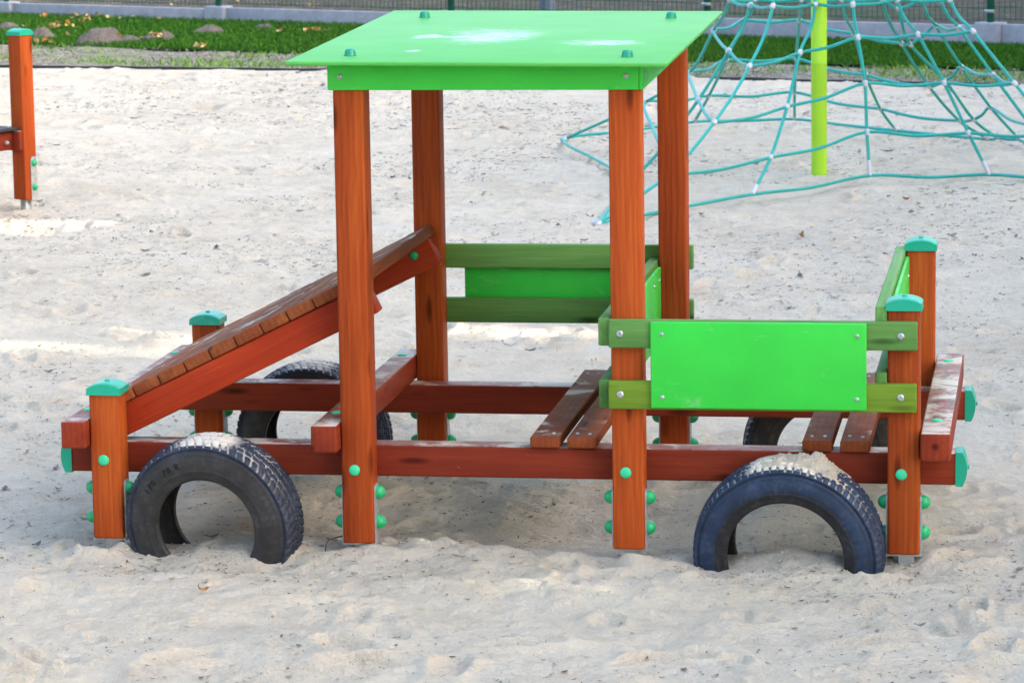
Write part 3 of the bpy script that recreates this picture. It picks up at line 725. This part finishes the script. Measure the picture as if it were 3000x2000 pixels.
for k, nd_ in enumerate(NODES):
    a = math.atan2(nd_[0].y - PY, nd_[0].x - PX)
    top = Vector((PX + .05 * math.cos(a), PY + .05 * math.sin(a), 2.70))
    mid = top.lerp(nd_[0], .55); mid.z -= .05
    link('rope', tube([top, mid] + nd_, .0095, 8, 6), M_ROPE, net)
    for i, p in enumerate(nd_[:4]): clamp(p, (nd_[i + 1] - p))
    if k not in ENDS: sleeve(nd_[4], nd_[3])
for lv in range(5):
    for a, b in ((0, 4), (4, 9), (9, 14)):
        seq = [NODES[i % 14][lv] for i in range(a, b + 1)]; pts = []
        for p, q in zip(seq, seq[1:]):
            pts.append(p); m_ = p.lerp(q, .5); m_.z -= .004 + .022 * min(.7, (q - p).length); m_.z = max(m_.z, -.022); pts.append(m_)
        pts.append(seq[-1])
        link('rope', tube(pts, .0095, 8, 5), M_ROPE, net)
for k in ENDS:
    p = NODES[k][4]
    link('anchor', lathe([(.016, -.03), (.028, -.01), (.030, .004), (.020, .018), (0, .022)], 14, 'z', (p.x, p.y, p.z)), M_STEEL, net)

# ------------------------------------------------------------------ small post structure at the left edge
st = empty('play_platform', (-2.72, 8.28, 0), 'red brown post with turquoise cap holding the end of a dark platform, far left', 'play platform')
view = Vector((-2.72 - CAMP.x, 8.28 - CAMP.y)).normalized(); yaw = math.atan2(view.y, view.x) - R(90) + R(45)
PB = Matrix.Translation((-2.712, 8.245, 0)) @ Matrix.Rotation(yaw, 4, 'Z')
p = box('post', M_POST, st, (-.046, -.046, .01), (.046, .046, .895), 'z', .006, 3, PB)
bm = bmesh.new(); cap_me = None
def cap_rot(parent, X, z):
    cap(parent, -W / 2, -W / 2, z); o = [c for c in parent.children if c.name.startswith('cap')][-1]
    off = st.location; o.data.transform(Matrix.Translation(-Vector(off)) @ X @ Matrix.Translation(Vector(off)))
cap_rot(p, PB, .897)
bm = bmesh.new()
prof = [(-.004, .003), (-.004, .22)] + [(.019 + .023 * math.cos(a), .22 + .022 * math.sin(a)) for a in [math.pi * k / 8 for k in range(8, -1, -1)]] + [(.042, .003)]
fr = [[bm.verts.new((q[0], yy, q[1])) for q in prof] for yy in (-.0465, -.0515)]
bm.faces.new(fr[0]); bm.faces.new(fr[1][::-1])
for i in range(len(prof)): j = (i + 1) % len(prof); bm.faces.new((fr[0][i], fr[1][i], fr[1][j], fr[0][j]))
bm.transform(PB); link('bracket', from_bm(bm), M_STEEL, p)
box('foot', M_STEEL, p, (-.022, -.022, -.2), (.022, .022, .0085), 'z', .002, 1, PB)
RY = Matrix.Rotation(yaw, 4, 'Z')
for z in (.205, .075): dome('bolt_cover', M_BALL, p, PB @ Vector((.019, -.0515, z)), .0185, .018, RY @ Matrix.Rotation(R(90), 4, 'X'))
box('end_block', M_BEAM, st, (-.078, -.046, .278), (-.0475, .046, .385), 'z', .005, 2, PB)
b = box('beam', M_BEAM, st, (-1.1, .004, .283), (-.079, .044, .382), 'x', .005, 2, PB)
dome('bolt', M_STEEL, b, PB @ Vector((-.13, .004, .325)), .012, .022, RY @ Matrix.Rotation(R(90), 4, 'X'))
pf = box('platform', M_DARK, st, (-1.1, -.02, .387), (-.048, .60, .404), 'x', .003, 2, PB)
screw(pf, PB @ Vector((-.09, .02, .404)), 'z', .006)
PC = PB @ Matrix.Translation((-1.15, .29, 0))
p = box('post', M_POST, st, (-.046, -.046, -.2), (.046, .046, .895), 'z', .006, 3, PC); cap_rot(p, PC, .897)
PC = PB @ Matrix.Translation((0, .60, 0))
p = box('post', M_POST, st, (-.046, -.046, -.2), (.046, .046, .895), 'z', .006, 3, PC); cap_rot(p, PC, .897)
box('beam', M_BEAM, st, (-1.1, .555, .283), (-.079, .595, .382), 'x', .005, 2, PB)

# ------------------------------------------------------------------ fence with its concrete plinth
fence = empty('fence', FA, 'dark green wire mesh fence on a low grey concrete plinth behind the lawn', 'fence')
def fpt(s, off=0, z=0): return FA + FD * s + FNRM * off + Vector((0, 0, z))
ang = math.atan2(FD.y, FD.x)
FX = Matrix.Translation(FA) @ Matrix.Rotation(ang, 4, 'Z')
SP = [-0.14 + 2.743 * k for k in range(-3, 8)]
for i, s in enumerate(SP):
    zp = .115 + .0055 * max(-4, s)
    pst = box('post', M_FENCE, fence, (s - .028, -.02, zp - .05), (s + .028, .02, 1.62), 'z', .004, 2, FX)
    for z in (.25, .7, 1.2):
        box('clip', M_STEEL, pst, (s - .045, -.034, z), (s + .045, -.021, z + .03), 'x', .003, 1, FX)
    box('pier', M_CONC, fence, (s - .115, -.085, -.2), (s + .115, .085, zp), 'z', .012, 3, FX)
    if i == len(SP) - 1: break
    s1 = SP[i + 1]
    pb = box('plinth_board', M_CONC, fence, (s + .117, -.030, -.2), (s1 - .117, .030, zp - .012), 'x', .006, 2, FX)
    pb.data.transform(Matrix.Identity(4))
    # welded wire: verticals every 5 cm, horizontals every 10 cm
    vs, fs = [], []
    def bar(a, b, r_):
        n = len(vs)
        for q in (a, b):
            for dx, dz in ((-r_, -r_), (r_, -r_), (r_, r_), (-r_, r_)):
                if abs(a[2] - b[2]) > .1: vs.append((q[0] + dx, q[1] + dz, q[2]))
                else: vs.append((q[0], q[1] + dx, q[2] + dz))
        for k in range(4): j = (k + 1) % 4; fs.append((n + k, n + j, n + 4 + j, n + 4 + k))
    x = s + .03
    while x < s1 - .03: bar((x, 0, zp + .01), (x, 0, 1.58), .0024); x += .05
    z = zp + .03; k = 0
    while z < 1.58:
        bar((s + .028, .006, z), (s1 - .028, .006, z), .003); z += .10
    V = [tuple(FX @ Vector(v)) for v in vs]
    quads(V, fs, M_FENCE, 'wire_panel', fence)
mp = empty('metal_post', (-1.93, 22.35, 0), 'wide grey blue metal post standing behind the fence above the green roof', 'metal post')
link('pole', lathe([(.075, -.05), (.075, 1.2), (.060, 1.25), (.055, 3.6), (0, 3.62)], 28, 'z', (-1.93, 22.35, 0)), M_GREYPOLE, mp)
link('base_plate', lathe([(.14, -.03), (.14, .012), (.076, .013)], 28, 'z', (-1.93, 22.35, 0)), M_GREYPOLE, mp)

# ------------------------------------------------------------------ grass, weeds, molehills, leaves
def blades(n, sampler, hmin, hmax, wd, m, name, bend=.5, seed=1):
    rs = np.random.RandomState(seed); x, y, z = sampler(rs, n); n = len(x)
    h = rs.uniform(hmin, hmax, n); a = rs.uniform(0, 2 * np.pi, n); b = rs.uniform(.1, bend, n) * h; ba = rs.uniform(0, 2 * np.pi, n)
    cx, sx_ = np.cos(a) * wd, np.sin(a) * wd; bx, by = np.cos(ba) * b, np.sin(ba) * b
    V = np.stack([np.stack([x - cx, y - sx_, z], 1), np.stack([x + cx, y + sx_, z], 1), np.stack([x + cx * .6 + bx * .35, y + sx_ * .6 + by * .35, z + h * .6], 1), np.stack([x + bx, y + by, z + h], 1)], 1).reshape(-1, 3)
    i = np.arange(n)[:, None] * 4
    return quads(V, np.concatenate([i, i + 1, i + 2, i + 3], 1), m, name)
MOLES = [(-5.62, 20.05, .24, .30, .13), (-5.60, 20.35, .13, .2, .10), (-5.36, 20.10, .13, .12, .05), (-5.16, 20.35, .18, .16, .07), (-4.89, 21.15, .17, .15, .07), (-4.51, 21.75, .14, .12, .04), (-6.30, 20.6, .13, .16, .09), (-7.02, 21.85, .14, .14, .06)]
def lawn_s(rs, n):
    x = rs.uniform(-10.5, 6.5, n); t = rs.rand(n); y0 = GRASS_START(x) + .06 * (vnoise(x, x * 0, 3) + .3); y = y0 + (fence_y(x) - .06 - y0) * t
    k = np.ones(n, bool)
    for cx, cy, rx, ry, h in MOLES: k &= ((x - cx) / rx) ** 2 + ((y - cy) / ry) ** 2 > .75
    return x[k], y[k], np.full(k.sum(), -.015)
tag(blades(170000, lawn_s, .018, .048, .0042, M_GRASS, 'grass', .8, 2), 'short dark green lawn grass between the gravel and the plinth', 'grass', kind='stuff')
def weed_s(rs, n):
    c = rs.uniform(0, 1, (90, 2)); cx = -9 + 14 * c[:, 0]; cy = SAND_END(cx) + .15 + c[:, 1] * (GRASS_START(cx) - SAND_END(cx) - .3)
    k = rs.randint(0, 90, n); sp = .06 + .22 * rs.rand(90)
    x = cx[k] + rs.normal(0, 1, n) * sp[k] * 1.6; y = cy[k] + rs.normal(0, 1, n) * sp[k]; y = np.clip(y, SAND_END(x) + .06, 99)
    return x, y, np.full(n, -.03)
tag(blades(5500, weed_s, .015, .06, .005, M_WEED, 'weeds', 1.2, 5), 'sparse pale green weeds sprouting from the gravel strip', 'weeds', kind='stuff')
def gravel_s(rs, n):
    x = rs.uniform(-8, 4, n); y = SAND_END(x) + .03 + rs.rand(n) * (GRASS_START(x) - SAND_END(x)); return x, y
def stones():
    rs = np.random.RandomState(9); n = 5200; x, y = gravel_s(rs, n); r_ = rs.uniform(.004, .012, n)
    base = np.array([(1, 0, 0), (0, 1, 0), (-1, 0, 0), (0, -1, 0), (0, 0, .8), (0, 0, -.6)], float); F = np.array([(0, 1, 4), (1, 2, 4), (2, 3, 4), (3, 0, 4), (1, 0, 5), (2, 1, 5), (3, 2, 5), (0, 3, 5)])
    V = base[None] * r_[:, None, None] * rs.uniform(.6, 1.3, (n, 6, 1)); a = rs.uniform(0, 6.28, n); c, s = np.cos(a), np.sin(a)
    V = np.stack([V[..., 0] * c[:, None] - V[..., 1] * s[:, None] + x[:, None], V[..., 0] * s[:, None] + V[..., 1] * c[:, None] + y[:, None], V[..., 2] - .018], -1)
    o = quads(V.reshape(-1, 3), (F[None] + np.arange(n)[:, None, None] * 6).reshape(-1, 3), leaf_mat('gravel_stones', [(0, (.12, .105, .09)), (.6, (.25, .22, .19)), (1, (.42, .38, .33))]), 'gravel')
    tag(o, 'small loose grey stones on the gravel strip', 'gravel', kind='stuff')
stones()
ML = ['large grey molehill on the lawn behind the post, its low near half', 'tall back half of the large grey molehill on the lawn', 'flat grey molehill joined to the right of the largest one', 'grey molehill with yellow leaves at its foot', 'oval grey molehill alone in the middle of the lawn',
      'low flat brown molehill close to the concrete plinth', 'small grey molehill just right of the left post', 'grey molehill at the far left edge of the lawn']
for (cx, cy, rx, ry, h), lb in zip(MOLES, ML):
    n = 26; g = np.linspace(-1.25, 1.25, n); A, B = np.meshgrid(g, g, indexing='ij'); X = cx + A * rx; Y = cy + B * ry
    Z = -.03 + (h + .02) * np.clip(1 - (A * A + B * B) ** .9, -.3, 1) * (1 + .5 * fbm(X, Y, 7, 3)) + .03 * fbm(X, Y, 22, 3)
    i = (np.arange(n - 1)[:, None] * n + np.arange(n - 1)[None]).ravel()
    tag(quads(np.stack([X, Y, Z], -1).reshape(-1, 3), np.stack([i, i + 1, i + n + 1, i + n], 1), M_MOLE, 'molehill', None, True), lb, 'molehill', 'grey molehills on the lawn')

def leaf_mesh(ln, wd, curl, stem=True):
    bm = bmesh.new(); n = 7; L_ = []; Rr = []; Cn = []
    for i in range(n):
        t = i / (n - 1); w_ = wd * math.sin(math.pi * t ** .8) * (1 + .25 * math.sin(t * 17)); z = curl * ((t - .5) ** 2 * 4) * ln
        Cn.append(bm.verts.new(((t - .5) * ln, 0, z))); L_.append(bm.verts.new(((t - .5) * ln, w_ + 1e-4, z + curl * wd * .9))); Rr.append(bm.verts.new(((t - .5) * ln, -w_ - 1e-4, z + curl * wd * .6)))
    for i in range(n - 1):
        bm.faces.new((Cn[i], Cn[i + 1], L_[i + 1], L_[i])); bm.faces.new((Cn[i], Rr[i], Rr[i + 1], Cn[i + 1]))
    a = bm.verts.new((-.5 * ln - .3 * ln, .05 * ln, .1 * ln)); b = bm.verts.new((-.5 * ln - .3 * ln, .05 * ln + .002, .1 * ln)); c = bm.verts.new((-.5 * ln, .002, curl * ln))
    bm.faces.new((a, b, c, Cn[0]))
    bmesh.ops.solidify(bm, geom=bm.faces[:], thickness=.0008)
    return from_bm(bm, True, 60)
LEAFM = [leaf_mesh(.085, .030, .22), leaf_mesh(.07, .032, .4), leaf_mesh(.10, .030, .12)]
for q in LEAFM: q.materials.append(M_YLEAF)
LEAFB = [leaf_mesh(.055, .016, .4), leaf_mesh(.045, .018, .3), leaf_mesh(.06, .014, .5)]
for q in LEAFB: q.materials.append(M_BLEAF)
def leaf(name, x, y, z, me, label, group):
    o = bpy.data.objects.new(name, me); COL.objects.link(o); o.location = (x, y, z)
    o.rotation_euler = (rng.uniform(-.6, .6), rng.uniform(-.6, .6), rng.uniform(0, 6.3)); s = rng.uniform(.8, 1.35); s *= .6 if name == 'dry_leaf' else .8; o.scale = (s, s, s)
    tag(o, label, 'leaf', group)
CL = [(-6.60, 21.54, .10, 3, 'yellow leaf in the small pair near the left post'), (-6.38, 21.45, .22, 9, 'yellow leaf in the clump right of the left post'), (-6.38, 21.95, .20, 6, 'orange leaf in the clump halfway to the plinth'), (-6.76, 22.95, .20, 4, 'pale leaf lying against the foot of the plinth'),
      (-6.30, 22.75, .36, 14, 'orange yellow leaf in the long drift along the plinth'), (-5.17, 20.15, .14, 8, 'yellow leaf at the foot of a grey molehill'), (-4.40, 18.98, .13, 5, 'pale leaf where the lawn meets the gravel'), (-4.11, 20.85, .04, 2, 'cream leaf alone on the lawn left of the roof'), (-3.86, 20.75, .12, 5, 'orange leaf in the row just left of the roof'),
      (-5.95, 19.55, .20, 3, 'pale leaf on the lawn edge right of the left post'), (-6.05, 20.35, .05, 1, 'pale leaf alone in the grass in front of the largest molehill')]
for cx, cy, sp, n, lb in CL:
    for _ in range(n): leaf('fallen_leaf', rng.gauss(cx, sp * .6), rng.gauss(cy, sp * .45), .035, rng.choice(LEAFM), lb, 'yellow autumn leaves on the lawn')
for k in range(46):
    s = rng.uniform(.3, 7.5); p_ = fpt(s, rng.uniform(.5, 9)); leaf('fallen_leaf', p_.x, p_.y, .03, rng.choice(LEAFM), 'autumn leaf lying on the rough ground behind the fence', 'autumn leaves behind the fence')

SL_ = [(-.62, 6.45, 'brown leaf on the bare sand left of the cab posts'), (.98, 8.0, 'orange leaf on the sand between the cab posts'), (-2.2, 14.7, 'red brown leaf on the sand near the black edging'), (.452, -.525, 'small reddish leaf on the sand in front of the front tyre'), (2.9, 6.3, 'orange leaf on the sand right of the rear posts'),
       (1.55, 7.2, 'brown leaf on the sand under the rope net'), (-1.2, 11.5, 'tiny brown leaf on the far sand left of the cab'), (3.05, 5.1, 'brown leaf at the right side of the sand'), (.4, 10.6, 'brown leaf on the sand behind the roof posts'), (-1.9, 4.9, 'brown leaf on the sand at the left edge'), (2.0, 8.9, 'orange leaf on the sand beside the lime pole')]
for x, y, lb in SL_: leaf('dry_leaf', x, y, float(sand_z(x, y)) + .01, rng.choice(LEAFB), lb, 'dry leaves scattered on the sand')
# forked twig beside the front tyre
def twig():
    pts = [(.700, .025, .02), (.690, .02, -.01), (.686, .015, -.05)]
    tw = empty('twig', (.70, .02, -.03), 'small dark forked twig stuck in the sand beside the front tyre', 'twig')
    link('stem', tube([(.738, .05, .012), (.712, .035, .008), (.694, .022, .0), (.688, .015, -.03), (.686, .012, -.07)], .0022, 6, 4), M_TRUNK, tw)
    link('fork', tube([(.694, .024, .008), (.712, .032, .001), (.722, .034, .002)], .0015, 6, 4), M_TRUNK, tw)
twig()

# dark bark crumbs, dry bits and flecks imitating dent shade over the sand (nobody could count them)
def debris():
    rs = np.random.RandomState(21); n = 95000; d = 7.4 + 19.5 * rs.rand(n) ** .8; u = rs.uniform(-1, 1, n)
    y = -9.54 + d; x = 2.77 - d * math.tan(R(9.06)) + u * (d * .165 + .3)
    cl = vnoise(x, y, 1.1, 4.0) + .5 * vnoise(x, y, 4, 8.0); k = (cl > -.02 + .35 * (rs.rand(n) - .5)) & (y < SAND_END(x) - .05); x, y = x[k], y[k]; n = len(x)
    z = sand_z(x, y) + .003
    ln = (.0025 + .012 * rs.rand(n) ** 2.6) * (.75 + .45 * np.clip((y + 2) / 10, 0, 1.6)) * (1 + (rs.rand(n) < .03) * 1.3); wd = ln * rs.uniform(.12, .5, n); a = rs.uniform(0, np.pi, n); c, s = np.cos(a), np.sin(a); bz = ln * rs.uniform(.05, .5, n)
    tm = np.array([(-1, -.2, .0), (-.3, -1, 0), (.5, -.8, 0), (1, .1, 0), (.4, 1, 0), (-.5, .8, 0)])
    lx = tm[None, :, 0] * ln[:, None] * rs.uniform(.7, 1.2, (n, 6)); ly = tm[None, :, 1] * wd[:, None] * rs.uniform(.6, 1.3, (n, 6)); lz = (np.abs(tm[None, :, 0]) ** 2) * bz[:, None]
    V = np.stack([lx * c[:, None] - ly * s[:, None] + x[:, None], lx * s[:, None] + ly * c[:, None] + y[:, None], lz + z[:, None]], -1).reshape(-1, 3)
    F = np.array([(0, 1, 2, 5), (5, 2, 3, 4)])
    o = quads(V, (F[None] + np.arange(n)[:, None, None] * 6).reshape(-1, 4), M_CHIP, 'bark_crumbs')
    tag(o, 'dark bark crumbs and dry bits strewn over the pale sand', 'bark crumbs', kind='stuff')
debris()
# pale clods of damp sand around the wheels
def clods():
    rs = np.random.RandomState(33); n = 1800; x = np.concatenate([rs.normal(2.0, .40, n // 3), rs.normal(.45, .35, n // 3), rs.uniform(-.8, 3.3, n // 3)]); y = np.concatenate([rs.normal(-.12, .16, n // 3), rs.normal(-.12, .14, n // 3), rs.uniform(-1.7, .8, n // 3)])
    n = len(x); r_ = .002 + .006 * rs.rand(n) ** 4
    bm = bmesh.new(); bmesh.ops.create_icosphere(bm, subdivisions=1, radius=1); B = np.array([v.co[:] for v in bm.verts]); F = np.array([[v.index for v in f.verts] for f in bm.faces]); bm.free()
    V = B[None] * r_[:, None, None] * rs.uniform(.65, 1.25, (n, len(B), 1)); V[..., 2] *= .75
    V = V + np.stack([x, y, sand_z(x, y) + r_ * .3], -1)[:, None]
    o = quads(V.reshape(-1, 3), (F[None] + np.arange(n)[:, None, None] * len(B)).reshape(-1, 3), M_SAND, 'sand_clods', None, True)
    tag(o, 'small pale clods of loose sand around the near wheels', 'sand clods', kind='stuff')
clods()

# ------------------------------------------------------------------ trees that shade the playground (unseen; left and rear rows added to darken faces)
PATCH = [(1.12, -.34, .15, .05), (1.28, -.53, .46, .14), (1.66, -.50, .12, .16), (.60, -1.30, .25, .03), (-.75, 3.72, .75, .30), (.67, 4.08, .42, .26), (1.35, 4.2, .2, .12), (2.3, -1.15, .35, .04), (-.3, -1.2, .3, .05), (-2.4, 7.6, .5, .3)]  # crown gaps shaped so that sun reaches these spots on the sand
def tree(x, y, h, rad, seed, label):
    rs = np.random.RandomState(seed); t = empty('tree', (x, y, 0), label, 'tree', 'leafy trees around the playground')
    top = Vector((x, y, h * .75)); bm_pts = [(x, y, -.3), (x + .1, y, h * .25), (x - .1, y + .1, h * .5), top]
    me = tube(bm_pts, .16, 10, 5); co = np.empty(len(me.vertices) * 3, np.float32); me.vertices.foreach_get('co', co); co = co.reshape(-1, 3)
    f = 1 - .75 * np.clip(co[:, 2:3] / (h * .75), 0, 1); ax = np.stack([np.full(len(co), x), np.full(len(co), y)], 1); co[:, :2] = ax + (co[:, :2] - ax) * f; me.vertices.foreach_set('co', co.ravel())
    link('trunk', me, M_TRUNK, t)
    for k in range(9):
        a = rs.uniform(0, 6.28); z0 = h * rs.uniform(.15, .6); e = Vector((x + math.cos(a) * rad * .8, y + math.sin(a) * rad * .8, z0 + h * .22)); link('branch', tube([(x, y, z0), Vector((x, y, z0)).lerp(e, .5) + Vector((0, 0, .2)), e], .04, 6, 4), M_TRUNK, t)
    n = 13000
    P = rs.normal(0, 1, (n, 3)); P /= np.linalg.norm(P, axis=1)[:, None]; P *= rs.rand(n, 1) ** .45
    P[:, 0] *= rad; P[:, 1] *= rad; P[:, 2] *= h * .48; P += np.array([x, y, h * .53]); P = P[P[:, 2] > .5]
    k = P[:, 2] / sd.z; gx = P[:, 0] - sd.x * k; gy = P[:, 1] - sd.y * k          # where each leaf's shade would fall
    keep = np.ones(len(P), bool)
    for cx, cy, rx, ry in PATCH:
        wx = .28 * vnoise(gx, gy, 5) ; keep &= (((gx - cx) / (rx + .10)) ** 2 + ((gy - cy + wx * ry) / (ry + .06)) ** 2 > 1) | (rs.rand(len(P)) < .045)
    P = P[keep]; n = len(P)
    s = rs.uniform(.10, .22, n); a = rs.normal(0, 1, (n, 3)); a /= np.linalg.norm(a, axis=1)[:, None]; b = np.cross(a, rs.normal(0, 1, (n, 3))); b /= np.linalg.norm(b, axis=1)[:, None]
    V = np.stack([P - a * s[:, None] * 1.3, P + b * s[:, None] * .7, P + a * s[:, None] * 1.3, P - b * s[:, None] * .7], 1).reshape(-1, 3)
    quads(V, np.arange(n * 4).reshape(-1, 4), M_CROWN, 'crown', t)
TL = ['bushy green tree standing nearest the camera on the right', 'second bushy tree from the camera on the right', 'third bushy tree on the right, level with the play car', 'fourth bushy tree on the right', 'fifth bushy tree on the right, level with the rope net', 'sixth bushy tree on the right', 'seventh bushy tree on the right, by the lawn', 'eighth bushy tree on the right', 'first bushy tree on the right beyond the fence', 'second bushy tree on the right beyond the fence', 'third bushy tree on the right beyond the fence', 'fourth bushy tree on the right beyond the fence', 'fifth bushy tree on the right beyond the fence', 'bushy tree at the far end of the right row']
for k in range(14):
    tree(16.5 + (k % 2) * 1.3, -7.5 + k * 3.4, 12.6 + (k % 3) * .6, 3.1, 50 + k, TL[k])
for k, (x, y) in enumerate(((-7.5, -17.5), (-2.5, -18.5), (2.5, -18.0), (7.5, -18.6))):  # unseen row, added to darken the faces turned to the camera
    tree(x, y, 10.5, 3.0, 80 + k, ['leafy tree behind the camera, furthest left of that row', 'leafy tree behind the camera, second from the left', 'leafy tree behind the camera, third from the left', 'leafy tree behind the camera, furthest right of that row'][k])
for k, y in enumerate((-4, 1.5, 7, 12.5, 18)):  # unseen row, added to dim the left sand and left-facing sides
    tree(-15.5 - (k % 2), y, 9.5, 3.0, 95 + k, ['leafy tree on the left nearest the camera', 'leafy tree on the left, level with the play car', 'leafy tree on the left, level with the small platform', 'leafy tree on the left, behind the small platform', 'leafy tree on the left by the lawn'][k])
